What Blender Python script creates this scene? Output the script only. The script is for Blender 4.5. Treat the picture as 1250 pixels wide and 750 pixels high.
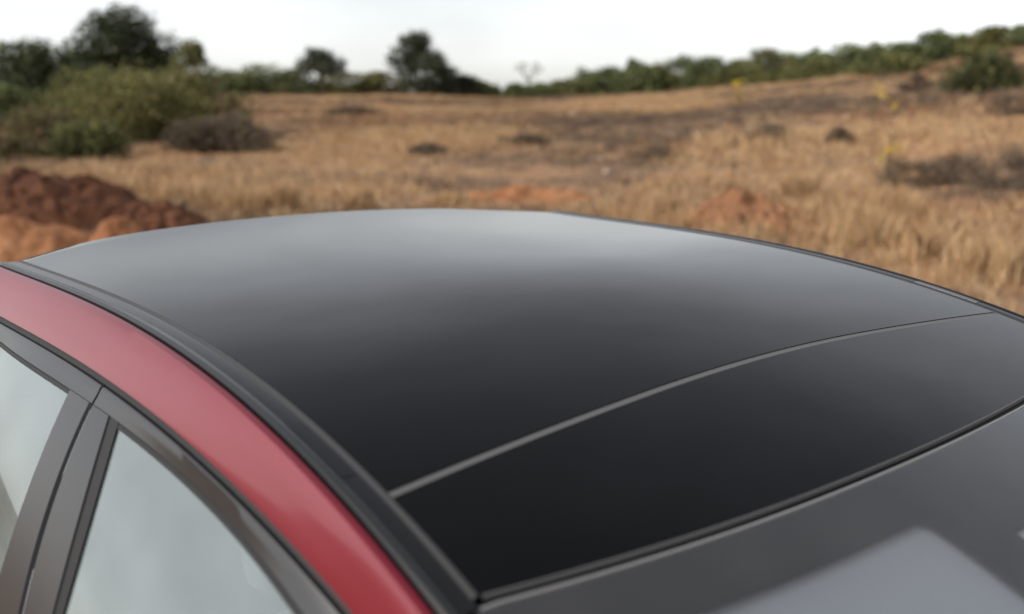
import bpy, bmesh, math, random
import numpy as np
from mathutils import Vector, Matrix, noise

for o in list(bpy.data.objects): bpy.data.objects.remove(o)
scn = bpy.context.scene
C = scn.collection
R = math.radians
rng = np.random.default_rng(7); random.seed(7)

# ---------------------------------------------------------------- camera
FPX, PITCH = 1173.463, 11.9011          # focal length in photo pixels (1250 wide), downward pitch
ROOF = 1.60                           # highest point of the car roof above ground
CAMZ = ROOF + 0.25397
cam_d = bpy.data.cameras.new('camera'); cam = bpy.data.objects.new('camera', cam_d); C.objects.link(cam)
cam.location = (0, 0, CAMZ); cam.rotation_euler = (R(90 - PITCH), 0, 0)
cam_d.sensor_width = 36; cam_d.lens = FPX / 1250 * 36
cam_d.clip_start = .02; cam_d.clip_end = 6000
cam_d.dof.use_dof = True; cam_d.dof.focus_distance = 1.45; cam_d.dof.aperture_fstop = 2.6
scn.camera = cam

# ---------------------------------------------------------------- sky, sun, exposure
SUN_EL, SUN_AZ = 36, 248              # azimuth clockwise from +Y (view direction): to the left
w = bpy.data.worlds.new('World'); scn.world = w; w.use_nodes = True
nt = w.node_tree; bg = nt.nodes['Background']
sky = nt.nodes.new('ShaderNodeTexSky'); sky.sky_type = 'NISHITA'; sky.sun_disc = False
sky.sun_elevation = R(SUN_EL); sky.sun_rotation = R(SUN_AZ)
sky.air_density = 1.0; sky.dust_density = 1.4; sky.ozone_density = 1.0; sky.altitude = 200
hs = nt.nodes.new('ShaderNodeHueSaturation'); hs.inputs['Saturation'].default_value = .20
nt.links.new(sky.outputs[0], hs.inputs['Color']); 
tcw = nt.nodes.new('ShaderNodeTexCoord'); cn = nt.nodes.new('ShaderNodeTexNoise'); cn.inputs['Scale'].default_value = 3.2; cn.inputs['Detail'].default_value = 5
cmap = nt.nodes.new('ShaderNodeMapping'); cmap.inputs['Scale'].default_value = (1, 1, 2.2)
nt.links.new(tcw.outputs['Generated'], cmap.inputs[0]); nt.links.new(cmap.outputs[0], cn.inputs['Vector'])
cr_ = nt.nodes.new('ShaderNodeMapRange'); cr_.inputs[1].default_value = .35; cr_.inputs[2].default_value = .68; cr_.inputs[3].default_value = .90; cr_.inputs[4].default_value = 1.14
nt.links.new(cn.outputs['Fac'], cr_.inputs[0])
vm = nt.nodes.new('ShaderNodeVectorMath'); vm.operation = 'SCALE'                      # thin uneven cloud veil over the whole sky
nt.links.new(hs.outputs[0], vm.inputs[0]); nt.links.new(cr_.outputs[0], vm.inputs['Scale']); nt.links.new(vm.outputs[0], bg.inputs[0])
bg.inputs[1].default_value = .11
sd = bpy.data.lights.new('sun', 'SUN'); sd.energy = 2.0; sd.angle = R(6); sd.color = (1, .93, .84)
sun = bpy.data.objects.new('sun', sd); C.objects.link(sun)
a, e = R(SUN_AZ), R(SUN_EL)
sdir = Vector((math.sin(a) * math.cos(e), math.cos(a) * math.cos(e), math.sin(e)))
sun.rotation_euler = sdir.to_track_quat('Z', 'Y').to_euler(); sun.location = sdir * 30
scn.view_settings.view_transform = 'Standard'; scn.view_settings.look = 'None'
scn.view_settings.gamma = 1; scn.view_settings.use_curve_mapping = False
scn.view_settings.exposure = 0.95
scn.render.engine = 'CYCLES'

# ---------------------------------------------------------------- materials
def principled(name, col, rough=.5, metal=0, coat=0, ior=1.5, spec=.5):
    m = bpy.data.materials.new(name); m.use_nodes = True
    b = m.node_tree.nodes['Principled BSDF']
    b.inputs['Base Color'].default_value = (*col, 1); b.inputs['Roughness'].default_value = rough
    b.inputs['Metallic'].default_value = metal; b.inputs['IOR'].default_value = ior
    b.inputs['Coat Weight'].default_value = coat; b.inputs['Coat Roughness'].default_value = .12
    b.inputs['Specular IOR Level'].default_value = spec
    return m
def add_bump(m, scale, strength, dist=.01, detail=3, rough_var=0):
    t = m.node_tree; b = t.nodes['Principled BSDF']
    tc = t.nodes.new('ShaderNodeTexCoord'); n = t.nodes.new('ShaderNodeTexNoise')
    n.inputs['Scale'].default_value = scale; n.inputs['Detail'].default_value = detail
    bu = t.nodes.new('ShaderNodeBump'); bu.inputs['Strength'].default_value = strength; bu.inputs['Distance'].default_value = dist
    t.links.new(tc.outputs['Object'], n.inputs['Vector']); t.links.new(n.outputs['Fac'], bu.inputs['Height'])
    t.links.new(bu.outputs[0], b.inputs['Normal'])
    if rough_var:
        n2 = t.nodes.new('ShaderNodeTexNoise'); n2.inputs['Scale'].default_value = scale * .35; n2.inputs['Detail'].default_value = 6
        r0 = b.inputs['Roughness'].default_value
        mr = t.nodes.new('ShaderNodeMapRange'); mr.inputs[1].default_value = .35; mr.inputs[2].default_value = .7
        mr.inputs[3].default_value = r0; mr.inputs[4].default_value = r0 + rough_var
        t.links.new(tc.outputs['Object'], n2.inputs['Vector']); t.links.new(n2.outputs['Fac'], mr.inputs[0]); t.links.new(mr.outputs[0], b.inputs['Roughness'])
    return m
def noise_mat(name, cols, scale, rough=.9, bump=.4, bscale=12, bdist=.04):
    """soil like surface: three colours mixed by noise, fine relief"""
    m = bpy.data.materials.new(name); m.use_nodes = True; t = m.node_tree; b = t.nodes['Principled BSDF']
    b.inputs['Roughness'].default_value = rough; b.inputs['Specular IOR Level'].default_value = .15
    tc = t.nodes.new('ShaderNodeTexCoord'); n = t.nodes.new('ShaderNodeTexNoise')
    n.inputs['Scale'].default_value = scale; n.inputs['Detail'].default_value = 8; n.inputs['Roughness'].default_value = .62
    rp = t.nodes.new('ShaderNodeValToRGB'); el = rp.color_ramp.elements
    el[0].position = .34; el[1].position = .68
    el[0].color = (*cols[0], 1); el[1].color = (*cols[-1], 1)
    for i, c in enumerate(cols[1:-1]):
        x = el.new(.34 + .34 * (i + 1) / (len(cols) - 1)); x.color = (*c, 1)
    n2 = t.nodes.new('ShaderNodeTexNoise'); n2.inputs['Scale'].default_value = bscale; n2.inputs['Detail'].default_value = 8
    bu = t.nodes.new('ShaderNodeBump'); bu.inputs['Strength'].default_value = bump; bu.inputs['Distance'].default_value = bdist
    t.links.new(tc.outputs['Object'], n.inputs['Vector']); t.links.new(tc.outputs['Object'], n2.inputs['Vector'])
    t.links.new(n.outputs['Fac'], rp.inputs[0]); t.links.new(rp.outputs[0], b.inputs['Base Color'])
    t.links.new(n2.outputs['Fac'], bu.inputs['Height']); t.links.new(bu.outputs[0], b.inputs['Normal'])
    return m
def attr_mat(name, trans=.25, rough=.7):
    """leaf / blade: own colour per leaf, some light through it"""
    m = bpy.data.materials.new(name); m.use_nodes = True; t = m.node_tree; b = t.nodes['Principled BSDF']
    at = t.nodes.new('ShaderNodeAttribute'); at.attribute_name = 'tint'
    b.inputs['Roughness'].default_value = rough; b.inputs['Specular IOR Level'].default_value = .2
    tr = t.nodes.new('ShaderNodeBsdfTranslucent'); mx = t.nodes.new('ShaderNodeMixShader'); mx.inputs[0].default_value = trans
    t.links.new(at.outputs['Color'], b.inputs['Base Color']); t.links.new(at.outputs['Color'], tr.inputs['Color'])
    t.links.new(b.outputs[0], mx.inputs[1]); t.links.new(tr.outputs[0], mx.inputs[2])
    t.links.new(mx.outputs[0], t.nodes['Material Output'].inputs['Surface'])
    return m
def glass_mat(name, tint, ior, rough=.0, sky_sheen=0., dcol=(.62, .66, .64)):
    """thin sheet of glass: tinted see-through plus Fresnel reflection"""
    m = bpy.data.materials.new(name); m.use_nodes = True; t = m.node_tree; t.nodes.remove(t.nodes['Principled BSDF'])
    fr = t.nodes.new('ShaderNodeFresnel'); fr.inputs['IOR'].default_value = ior
    tp = t.nodes.new('ShaderNodeBsdfTransparent'); tp.inputs[0].default_value = (*tint, 1)
    gl = t.nodes.new('ShaderNodeBsdfGlossy'); gl.inputs['Roughness'].default_value = rough; gl.inputs[0].default_value = (.95, .98, 1, 1)
    mx = t.nodes.new('ShaderNodeMixShader')
    t.links.new(fr.outputs[0], mx.inputs[0]); t.links.new(tp.outputs[0], mx.inputs[1]); t.links.new(gl.outputs[0], mx.inputs[2])
    df = t.nodes.new('ShaderNodeBsdfDiffuse'); df.inputs[0].default_value = (*dcol, 1); m2 = t.nodes.new('ShaderNodeMixShader')   # pale diffuse film, paints brighter sky reflection onto the glass
    tc = t.nodes.new('ShaderNodeTexCoord'); nz = t.nodes.new('ShaderNodeTexNoise'); nz.inputs['Scale'].default_value = 7; nz.inputs['Detail'].default_value = 7
    mr = t.nodes.new('ShaderNodeMapRange'); mr.inputs[1].default_value = .3; mr.inputs[2].default_value = .7; mr.inputs[3].default_value = sky_sheen * .75; mr.inputs[4].default_value = sky_sheen * 1.25
    t.links.new(tc.outputs['Object'], nz.inputs['Vector']); t.links.new(nz.outputs['Fac'], mr.inputs[0]); t.links.new(mr.outputs[0], m2.inputs[0])
    t.links.new(mx.outputs[0], m2.inputs[1]); t.links.new(df.outputs[0], m2.inputs[2])
    t.links.new(m2.outputs[0], t.nodes['Material Output'].inputs['Surface'])
    return m

M = {}
M['roof_glass'] = add_bump(principled('black_roof_glass', (.002, .002, .0025), .02, ior=1.25, coat=0), 1.6, .02, .003, 2, rough_var=.03)
M['strip'] = add_bump(principled('satin_black_strip', (.008, .008, .009), .24, spec=.25), 400, .05, .001)
M['seal'] = principled('rubber_seal', (.10, .098, .098), .5, spec=.3)
M['edge_seal'] = principled('dark_rubber_seal', (.035, .034, .034), .5, spec=.3)
M['lip'] = principled('grey_edge_lip', (.22, .215, .215), .4)
M['rubber'] = principled('black_rubber', (.008, .008, .009), .6, spec=.25)
M['red'] = add_bump(principled('red_metallic_paint', (.15, .0015, .012), .40, metal=.25, coat=.40), 900, .02, .001)
M['trim'] = add_bump(principled('grey_black_trim', (.014, .0138, .015), .28), 300, .04, .001)
M['gloss_black'] = principled('gloss_black_trim', (.022, .022, .025), .16, ior=1.6)
M['windshield'] = glass_mat('windshield_glass', (.97, .98, .98), 1.62, sky_sheen=.035, dcol=(.6, .58, .57))
M['tint'] = glass_mat('tinted_window_glass', (.36, .40, .40), 2.1, sky_sheen=.15, dcol=(.54, .66, .66))
M['frit'] = principled('ceramic_frit', (.012, .012, .013), .5)
M['liner'] = principled('light_liner', (.84, .85, .86), .9)
M['seat'] = add_bump(principled('light_grey_upholstery', (.42, .41, .40), .75), 300, .1, .002)
M['dash'] = add_bump(principled('dark_dashboard_plastic', (.04, .04, .045), .6), 500, .1, .001)
M['tyre'] = add_bump(principled('tyre_rubber', (.015, .015, .015), .8), 120, .2, .003)
M['rim'] = principled('alloy_rim', (.45, .45, .47), .3, metal=1)
M['lamp'] = principled('lamp_lens', (.5, .5, .52), .1)
M['tail'] = principled('tail_lens', (.35, .01, .01), .1)
M['plastic'] = principled('black_plastic', (.02, .02, .02), .5)
M['ground'] = noise_mat('dry_ground', [(.11, .072, .050), (.19, .118, .072), (.28, .165, .090), (.25, .120, .060)], .22, bump=.6, bscale=6, bdist=.1)
M['soil_red'] = noise_mat('red_brown_soil', [(.050, .021, .012), (.092, .037, .019), (.14, .060, .030)], 2.2, bump=.8, bscale=9, bdist=.06)
M['soil_orange'] = noise_mat('orange_soil', [(.17, .070, .032), (.27, .120, .055), (.35, .175, .088)], 2.5, bump=.8, bscale=9, bdist=.05)
M['soil_tan'] = noise_mat('tan_soil', [(.13, .062, .033), (.21, .100, .050), (.29, .155, .082)], 2.5, bump=.8, bscale=9, bdist=.05)
M['rock'] = noise_mat('pale_rock', [(.24, .18, .13), (.33, .26, .20), (.42, .35, .28)], 6, bump=.6, bscale=25, bdist=.01)
M['bark'] = noise_mat('bark', [(.06, .045, .035), (.11, .08, .06), (.16, .12, .09)], 9, bump=.8, bscale=40, bdist=.02)
M['dead_bark'] = noise_mat('grey_dead_bark', [(.16, .14, .12), (.25, .22, .19), (.32, .28, .25)], 9, bump=.8, bscale=40, bdist=.02)
M['leaf'] = attr_mat('leaf', .34); M['blade'] = attr_mat('dry_blade', .22, .85)

# ---------------------------------------------------------------- helpers
def tag(o, label=None, cat=None, group=None, kind=None):
    for k, v in (('label', label), ('category', cat), ('group', group), ('kind', kind)):
        if v: o[k] = v
    return o
def link(name, me, mat, parent=None, smooth=True):
    o = bpy.data.objects.new(name, me); C.objects.link(o)
    if mat: me.materials.append(mat)
    if smooth and len(me.polygons): me.polygons.foreach_set('use_smooth', [True] * len(me.polygons))
    if smooth and len(me.polygons) < 20000: me.set_sharp_from_angle(angle=R(32))
    if parent: o.parent = parent
    return o
def mesh(name, verts, faces, mat, parent=None, smooth=True):
    me = bpy.data.meshes.new(name); me.from_pydata([tuple(v) for v in verts], [], faces); me.update()
    return link(name, me, mat, parent, smooth)
def empty(name, loc, rz=0):
    o = bpy.data.objects.new(name, None); C.objects.link(o); o.location = loc; o.rotation_euler = (0, 0, rz); return o
def gridmesh(name, P, mat, parent=None, flip=False, smooth=True):
    """P[i][j] -> quad grid"""
    n, m = len(P), len(P[0]); V = [p for r in P for p in r]; F = []
    for i in range(n - 1):
        for j in range(m - 1):
            q = (i * m + j, i * m + j + 1, (i + 1) * m + j + 1, (i + 1) * m + j)
            F.append(q[::-1] if flip else q)
    return mesh(name, V, F, mat, parent, smooth)
def bm_tube(V, F, pts, rads, n=6):
    """tapered tube appended to V/F lists"""
    base = len(V); k = len(pts)
    for i, p in enumerate(pts):
        p = Vector(p); d = (Vector(pts[min(i + 1, k - 1)]) - Vector(pts[max(i - 1, 0)])).normalized()
        a = d.orthogonal().normalized(); b = d.cross(a)
        for j in range(n):
            t = 2 * math.pi * j / n; V.append(tuple(p + (a * math.cos(t) + b * math.sin(t)) * rads[i]))
    for i in range(k - 1):
        for j in range(n):
            F.append((base + i * n + j, base + i * n + (j + 1) % n, base + (i + 1) * n + (j + 1) % n, base + (i + 1) * n + j))
    F.append(tuple(base + (k - 1) * n + j for j in range(n)))
    F.append(tuple(base + j for j in range(n))[::-1])
def rbox(name, size, loc, mat, parent, bev=.03, rot=(0, 0, 0)):
    bm = bmesh.new(); bmesh.ops.create_cube(bm, size=1)
    bmesh.ops.scale(bm, vec=size, verts=bm.verts)
    bmesh.ops.bevel(bm, geom=bm.edges[:], offset=bev, segments=3, profile=.6, affect='EDGES')
    me = bpy.data.meshes.new(name); bm.to_mesh(me); bm.free()
    o = link(name, me, mat, parent); o.location = loc; o.rotation_euler = rot; return o
def leafmesh(name, cen, size, cols, mat, parent=None, up=None, aspect=.55):
    """many rhombic leaves as one mesh, a colour of its own for each"""
    n = len(cen)
    a = rng.normal(size=(n, 3)); a /= np.linalg.norm(a, axis=1)[:, None]
    if up is not None: a[:, 2] = np.abs(a[:, 2]) + up; a /= np.linalg.norm(a, axis=1)[:, None]
    b = np.cross(a, rng.normal(size=(n, 3))); b /= np.linalg.norm(b, axis=1)[:, None]
    s = size[:, None]
    V = np.stack([cen - a * s * .5, cen + b * s * aspect * .5, cen + a * s * .5, cen - b * s * aspect * .5], 1).reshape(-1, 3)
    return polys(name, V, 4, np.repeat(cols, 4, 0), mat, parent)
def polys(name, V, k, cols, mat, parent=None):
    me = bpy.data.meshes.new(name); nv = len(V); nf = nv // k
    me.vertices.add(nv); me.vertices.foreach_set('co', V.astype(np.float32).ravel())
    me.loops.add(nv); me.loops.foreach_set('vertex_index', np.arange(nv, dtype=np.int32))
    me.polygons.add(nf); me.polygons.foreach_set('loop_start', np.arange(0, nv, k, dtype=np.int32))
    at = me.attributes.new('tint', 'FLOAT_COLOR', 'POINT')
    at.data.foreach_set('color', np.concatenate([cols, np.ones((nv, 1))], 1).astype(np.float32).ravel())
    me.update(); me.validate()
    return link(name, me, mat, parent, smooth=False)

# ---------------------------------------------------------------- terrain
CREST_R = 90.
cx_ = np.array([-900, 0, 300, 480, 600, 650, 800, 950, 1100, 1250, 1500, 2100])
cy_ = np.array([121, 121, 116, 114, 118, 117, 112, 101, 84, 64, 44, 40])
caz = np.arctan((cx_ - 625) / FPX); cz_ = CAMZ + (128 - cy_) / FPX * CREST_R
def vnoise(x, y, s, seed=0):
    return noise.noise(Vector((x * s + seed * 17.3, y * s - seed * 9.1, seed * 3.7)))
def ground(x, y):
    r = math.hypot(x, y); az = math.atan2(x, y)
    if abs(az) > 2.0:                                   # behind the camera: level field
        zc = 2.0
    else:
        zc = float(np.interp(az, caz, cz_))
    if r <= CREST_R:
        t = max(0, (r - 9) / (CREST_R - 9)); z = zc * (t ** 1.12)
    else:
        z = zc - .00022 * min(r - CREST_R, 60) ** 2 - .022 * max(0, r - CREST_R - 20)
    k = min(1, max(0, (r - 8) / 12))
    z += k * (.10 * vnoise(x, y, .22, 1) + .05 * vnoise(x, y, .8, 2) + .12 * vnoise(x, y, .07, 3))
    return z
def ray_az(px): return math.atan((px - 625) / FPX)
def pix_z(px, py, rr):
    """height of the photo ray through (px,py) at horizontal distance rr"""
    th = R(PITCH); X = (px - 625) / FPX; Y = (375 - py) / FPX
    dx, dy, dz = X, math.cos(th) + Y * math.sin(th), -math.sin(th) + Y * math.cos(th)
    return CAMZ + rr * dz / math.hypot(dx, dy)
def on_ground(px, r, py=150):
    th = R(PITCH); X = (px - 625) / FPX; Y = (375 - py) / FPX
    az = math.atan2(X, math.cos(th) + Y * math.sin(th))
    x, y = r * math.sin(az), r * math.cos(az); return Vector((x, y, ground(x, y)))
def pix_ground(px, py):
    lo = 6.
    r = lo
    while r < CREST_R:
        p = on_ground(px, r, py)
        if p.z >= pix_z(px, py, r): return p
        r *= 1.01
    return on_ground(px, CREST_R, py)

rad = list(np.geomspace(1.2, 110, 150)) + [130, 170, 250, 400, 700, 1300, 2500, 4500]
NA = 420
azs = []
for i in range(NA):                                     # finer inside the view
    t = i / NA; azs.append(2 * math.pi * t)
V = [(0, 0, ground(0, 0))]; F = []
for r in rad:
    for a in azs: x, y = r * math.sin(a), r * math.cos(a); V.append((x, y, ground(x, y)))
for j in range(NA): F.append((0, 1 + (j + 1) % NA, 1 + j))
for i in range(len(rad) - 1):
    for j in range(NA):
        b0 = 1 + i * NA; b1 = b0 + NA
        F.append((b0 + j, b0 + (j + 1) % NA, b1 + (j + 1) % NA, b1 + j))
g = mesh('ground', V, F, M['ground']); tag(g, kind='structure')

# ================================================================= THE CAR
YAW = R(39.7291); WN = .599452; NEAR = Vector((-.111982, .800183, 0))
K, MM, V0, CR = .028022, -.092643, .824383, .070205
VE, LH, BH, BG = 1.165, .138801, .050595, -.030123
VC = .30                                                # car origin along its length
U_dir = Vector((math.cos(YAW), math.sin(YAW), 0)); V_dir = Vector((-math.sin(YAW), math.cos(YAW), 0))
car = empty('red_car', NEAR + U_dir * WN + V_dir * VC, YAW)
tag(car, 'red car with black panoramic glass roof and black window frames', 'car')
def L(u, v, z): return (u, v - VC, z)
def prof(v):
    f = lambda q: -K * (q - V0) ** 2 - MM * (q - V0) ** 3
    gq = lambda q: -2 * K * (q - V0) - 3 * MM * (q - V0) ** 2
    if v < -.42: return f(-.42) + gq(-.42) * (v + .42)
    return f(v)
def hw(v):
    if v < -.2:
        return .6095 + .10 * min(1, (-.2 - v) / .9)
    if v > 1.17: return .6233 - .09 * min(1, (v - 1.17)) ** 1.3
    return WN + .051234 * ((v - .386341) ** 2 - .149259)
def ve(u): return 1.335 - .17 * min(1.02, abs(u) / .61) ** 4      # rear edge of the roof, bowed
def crown(u):
    a = abs(u); return CR * a * a if a < .22 else CR * (.0484 + .44 * (a - .22))
def rz(u, v):
    v1 = ve(u)
    if v > v1:
        d = v - v1; k = min(1, d / .03); return ROOF + prof(v1) - crown(u) - .010 * k * k - .17 * d - .30 * d * d
    return ROOF + prof(v) - crown(u)
def vh(u): return -LH - BH * max(0, 1 - (u / WN) ** 2)
def vg(u): return -BG * max(0, 1 - (u / WN) ** 2)
def cl(v, a, b): return max(a, min(b, v))
def s2(v): x = cl(v, -.05, .98); return .0647 + .0507 * x - .0142 * x * x - .0136 * x ** 3
def s2b(v): return s2(v) + .004
def s3(v): x = cl(v, .02, .92); return .0808 - .0247 * x + .2142 * x * x - .1761 * x ** 3
BELT = 1.14
def bw(v):                                              # half width at the belt line
    if v < -.9: return .89 - .30 * cl((-.9 - v) / 1.2, 0, 1) ** 2
    if v > 1.4: return .89 - .20 * cl((v - 1.4) / .85, 0, 1) ** 2
    return .89
def ez(v): e = hw(v); return rz(e, v)                   # height of the roof edge
def win(v, t, out=0.0):
    """side window surface: t=0 top edge under the frame, t=1 belt line"""
    e = hw(v); ut, zt = e + s3(v), ez(v) - .09
    ub = max(bw(v), ut + .02)
    zb = min(BELT, zt - .001)
    du, dz = ub - ut, zt - zb; n = math.hypot(du, dz) or 1
    bul = .012 * 4 * t * (1 - t)
    return ut + du * t + (out + bul) * dz / n, zt - dz * t + (out + bul) * du / n
def lin(a, b, n): return [a + (b - a) * i / (n - 1) for i in range(n)]

# --- roof panels: edges turn down into the gaps
def panel(name, vfun0, vfun1, nv, inset, mat):
    rows = []
    ts = [-1] + lin(0, 1, nv) + [2]
    us = [-9] + lin(-1, 1, 49) + [9]
    for t in ts:
        row = []
        for q in us:
            qq = cl(q, -1, 1); tt = cl(t, 0, 1)
            u0 = qq * WN; va, vb = vfun0(u0), vfun1(u0); v = va + (vb - va) * tt
            u = qq * (hw(v) - inset); z = rz(u, v)
            if t != tt or q != qq: z -= .010
            row.append(L(u, v, z))
        rows.append(row)
    o = gridmesh(name, rows, mat, car); return o
panel('front_roof_panel', vh, lambda u: vg(u) - .0050, 14, .004, M['roof_glass'])
panel('rear_roof_glass', lambda u: vg(u) + .0050, ve, 60, .004, M['roof_glass'])
# rubber lying in the cross gap and along the glass edges
rows = []
for u in lin(-.5985, .5985, 60): rows.append([L(u, vg(u) + d, rz(u, vg(u) + d) - .0012) for d in (-.0063, 0, .0063)])
gridmesh('roof_panel_seal', rows, M['seal'], car)
for s in (-1, 1):
    rows = []
    for v in lin(-LH, VE, 70):
        e = hw(v); rows.append([L(s * (e + d), v, rz(e, v) + h) for d, h in ((-.0055, -.005), (-.0035, .0002), (.0, .0012), (.004, -.001))])
    gridmesh('roof_edge_seal', rows, M['edge_seal'], car, flip=(s < 0))
    # satin black side strip between glass and painted rail
    rows = []
    for v in lin(-LH - .01, VE + .002, 80):
        e = hw(v); ze = rz(e, v)
        rows.append([L(s * (e + d), v, ze + h) for d, h in ((.0038, -.004), (.0048, .0000), (.010, .0008), (.024, .0002), (.0265, .0018), (.0315, .0020), (.0345, -.002), (.0350, -.012))])
    gridmesh('roof_side_strip', rows, M['strip'], car, flip=(s < 0))
    # flush flap over the roof rack mount, outlined by a fine step
    rows = []
    for v in lin(.040, .150, 12):
        e = hw(v); ze = rz(e, v); k = .0006
        rows.append([L(s * (e + d), v, ze + h + k * b) for d, h, b in ((.008, .0005, -1), (.0085, .0006, 1), (.0155, .0006, 1), (.0225, .0003, 1), (.023, .0002, -1))])
    gridmesh('rack_mount_cover', rows, M['strip'], car, flip=(s < 0))

# --- red cant rail running from the A pillar over the doors to the tail
def rail_sec(v):
    b = s2(v)
    return [(.0352, .011), (.0356, .0062), (.039, .0035), (.046, .0045), (.046 + (b - .046) * .24, .0125), (.046 + (b - .046) * .49, .026), (.046 + (b - .046) * .75, .041), (.046 + (b - .046) * .93, .052), (b, .0585), (b - .003, .0605), (b - .010, .0605)]
for s in (-1, 1):
    rows = []
    for v in lin(-1.22, 2.05, 120):
        e = hw(v); ze = ez(v); rows.append([L(s * (e + d), v, ze - h) for d, h in rail_sec(v)])
    gridmesh('roof_rail', rows, M['red'], car, flip=(s < 0))
    rows = []                                            # dark rubber in the gap under the rail
    for v in lin(-1.15, 2.0, 100):
        e = hw(v); ze = ez(v); b = s2(v)
        rows.append([L(s * (e + b + d), v, ze - h) for d, h in ((-.012, .058), (-.004, .064), (.000, .072))])
    gridmesh('door_weather_seal', rows, M['rubber'], car, flip=(s < 0))

# --- windshield
def ws_z(u, v): return rz(u, v)
def ws_w(v): return hw(v) + .012
rows = []
for t in lin(0, 1, 40):
    row = []
    for q in lin(-1, 1, 49):
        v0 = vh(q * WN) - .009; v = v0 + (-1.13 - .10 * (1 - q * q) - v0) * t; u = q * (hw(v) + .008)
        row.append(L(u, v, ws_z(u, v) - .001))
    rows.append(row)
shield = gridmesh('windshield', rows, M['windshield'], car, flip=True)
def frit_bottom(u):
    a = abs(u); d0 = .071; blk = .24
    edge = vh(u) - d0
    if a > .135: # fillet towards the block, soft shoulder
        return edge
    if a > .112:
        t = (.135 - a) / .023; return edge - .030 * t ** 2.2 - (blk - .030) * max(0, (t - .6) / .4) ** 1.2
    return edge - blk
def frit_cells(u):
    top = vh(u) - .011; bot = frit_bottom(u)
    if abs(u) < .04: return [(top, -.306), (-.347, bot)]
    return [(top, bot)]
V, F = [], []
us = sorted(set([round(x, 4) for x in lin(-.612, .612, 100)] + [round(sg * x, 4) for sg in (-1, 1) for x in list(lin(.108, .138, 20)) + [.0395, .0405]]))
for i in range(len(us) - 1):
    a, b = us[i], us[i + 1]; ca, cb = frit_cells(a), frit_cells(b)
    if len(ca) != len(cb): ca, cb = frit_cells(.5 * (a + b)), frit_cells(.5 * (a + b))
    for (ta, ba), (tb, bb) in zip(ca, cb):
        nseg = 6
        for k in range(nseg):
            q = []
            for (x, t0, t1, kk) in ((a, ta, ba, k), (b, tb, bb, k), (b, tb, bb, k + 1), (a, ta, ba, k + 1)):
                v = t0 + (t1 - t0) * kk / nseg; q.append(len(V)); V.append(L(x, v, ws_z(x, v) - .0045))
            F.append(tuple(q[::-1]))
mesh('frit_band', V, F, M['frit'], shield)
for s in (-1, 1):                                        # frit down both pillars
    rows = []
    for v in lin(-.20, -1.12, 30): rows.append([L(s * (hw(v) + .006 - d), v, ws_z(hw(v) - d, v) - .0048) for d in (0, .02, .045)])
    gridmesh('frit_side_band', rows, M['frit'], shield, flip=(s > 0))
rows = []                                                # black reveal between roof and windshield with two fine lips
for u in lin(-.615, .615, 70): rows.append([L(u, vh(u) + d, rz(u, vh(u) + d) - h) for d, h in ((.001, .006), (-.002, .0065), (-.006, .0065), (-.010, .005))])
gridmesh('header_seal', rows, M['rubber'], car, flip=True)
rows = []
for u in lin(-.61, .61, 70): rows.append([L(u, vh(u) + d, rz(u, vh(u) + d) + h) for d, h in ((-.0118, -.0012), (-.0114, .0004), (-.0098, .0004), (-.0093, -.003))])
gridmesh('windshield_edge_lip', rows, M['lip'], shield, flip=True)
rows = []
for u in lin(-.60, .60, 70): rows.append([L(u, vh(u) + d, rz(u, vh(u) + d) + h) for d, h in ((-.0012, -.004), (-.0008, .0003), (.0004, .0004), (.001, -.0005))])
gridmesh('roof_front_lip', rows, M['seal'], car, flip=True)

# --- lower body
def ztop(v):
    if v > -.75: return BELT
    if v > -1.2: return BELT - .06 * (-.75 - v) / .45
    return 1.08 - .24 * cl((-1.2 - v) / .9, 0, 1) ** 1.6
SIDE = [(0.0, 0.0), (.020, .05), (.035, .13), (.030, .24), (.050, .38), (.045, .58), (.020, .78)]
def body_pt(s, v, i):
    d, h = SIDE[i]; zt = ztop(v); return L(s * (bw(v) + d), v, zt - h * (zt - .30) / .78)
AX = (-1.32, 1.28)
def side_panel(name, s, va, vb, mat):
    n = max(8, int((vb - va) / .03)); V, F = [], []; m = len(SIDE) * 3 - 2
    for v in lin(va, vb, n):
        pts = [Vector(body_pt(s, v, i)) for i in range(len(SIDE))]
        for j in range(m):
            i = min(j // 3, len(SIDE) - 2); f = (j - 3 * i) / 3; V.append(pts[i].lerp(pts[i + 1], f))
    for i in range(n - 1):
        for j in range(m - 1):
            q = (i * m + j, i * m + j + 1, (i + 1) * m + j + 1, (i + 1) * m + j)
            c = sum((V[k] for k in q), Vector()) / 4
            if any(math.hypot(c.y + VC - ax, c.z - .34) < .375 for ax in AX): continue
            F.append(q if s < 0 else q[::-1])
    return mesh(name, V, F, mat, car)
def door_z(v): return ez(v) - .09
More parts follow.
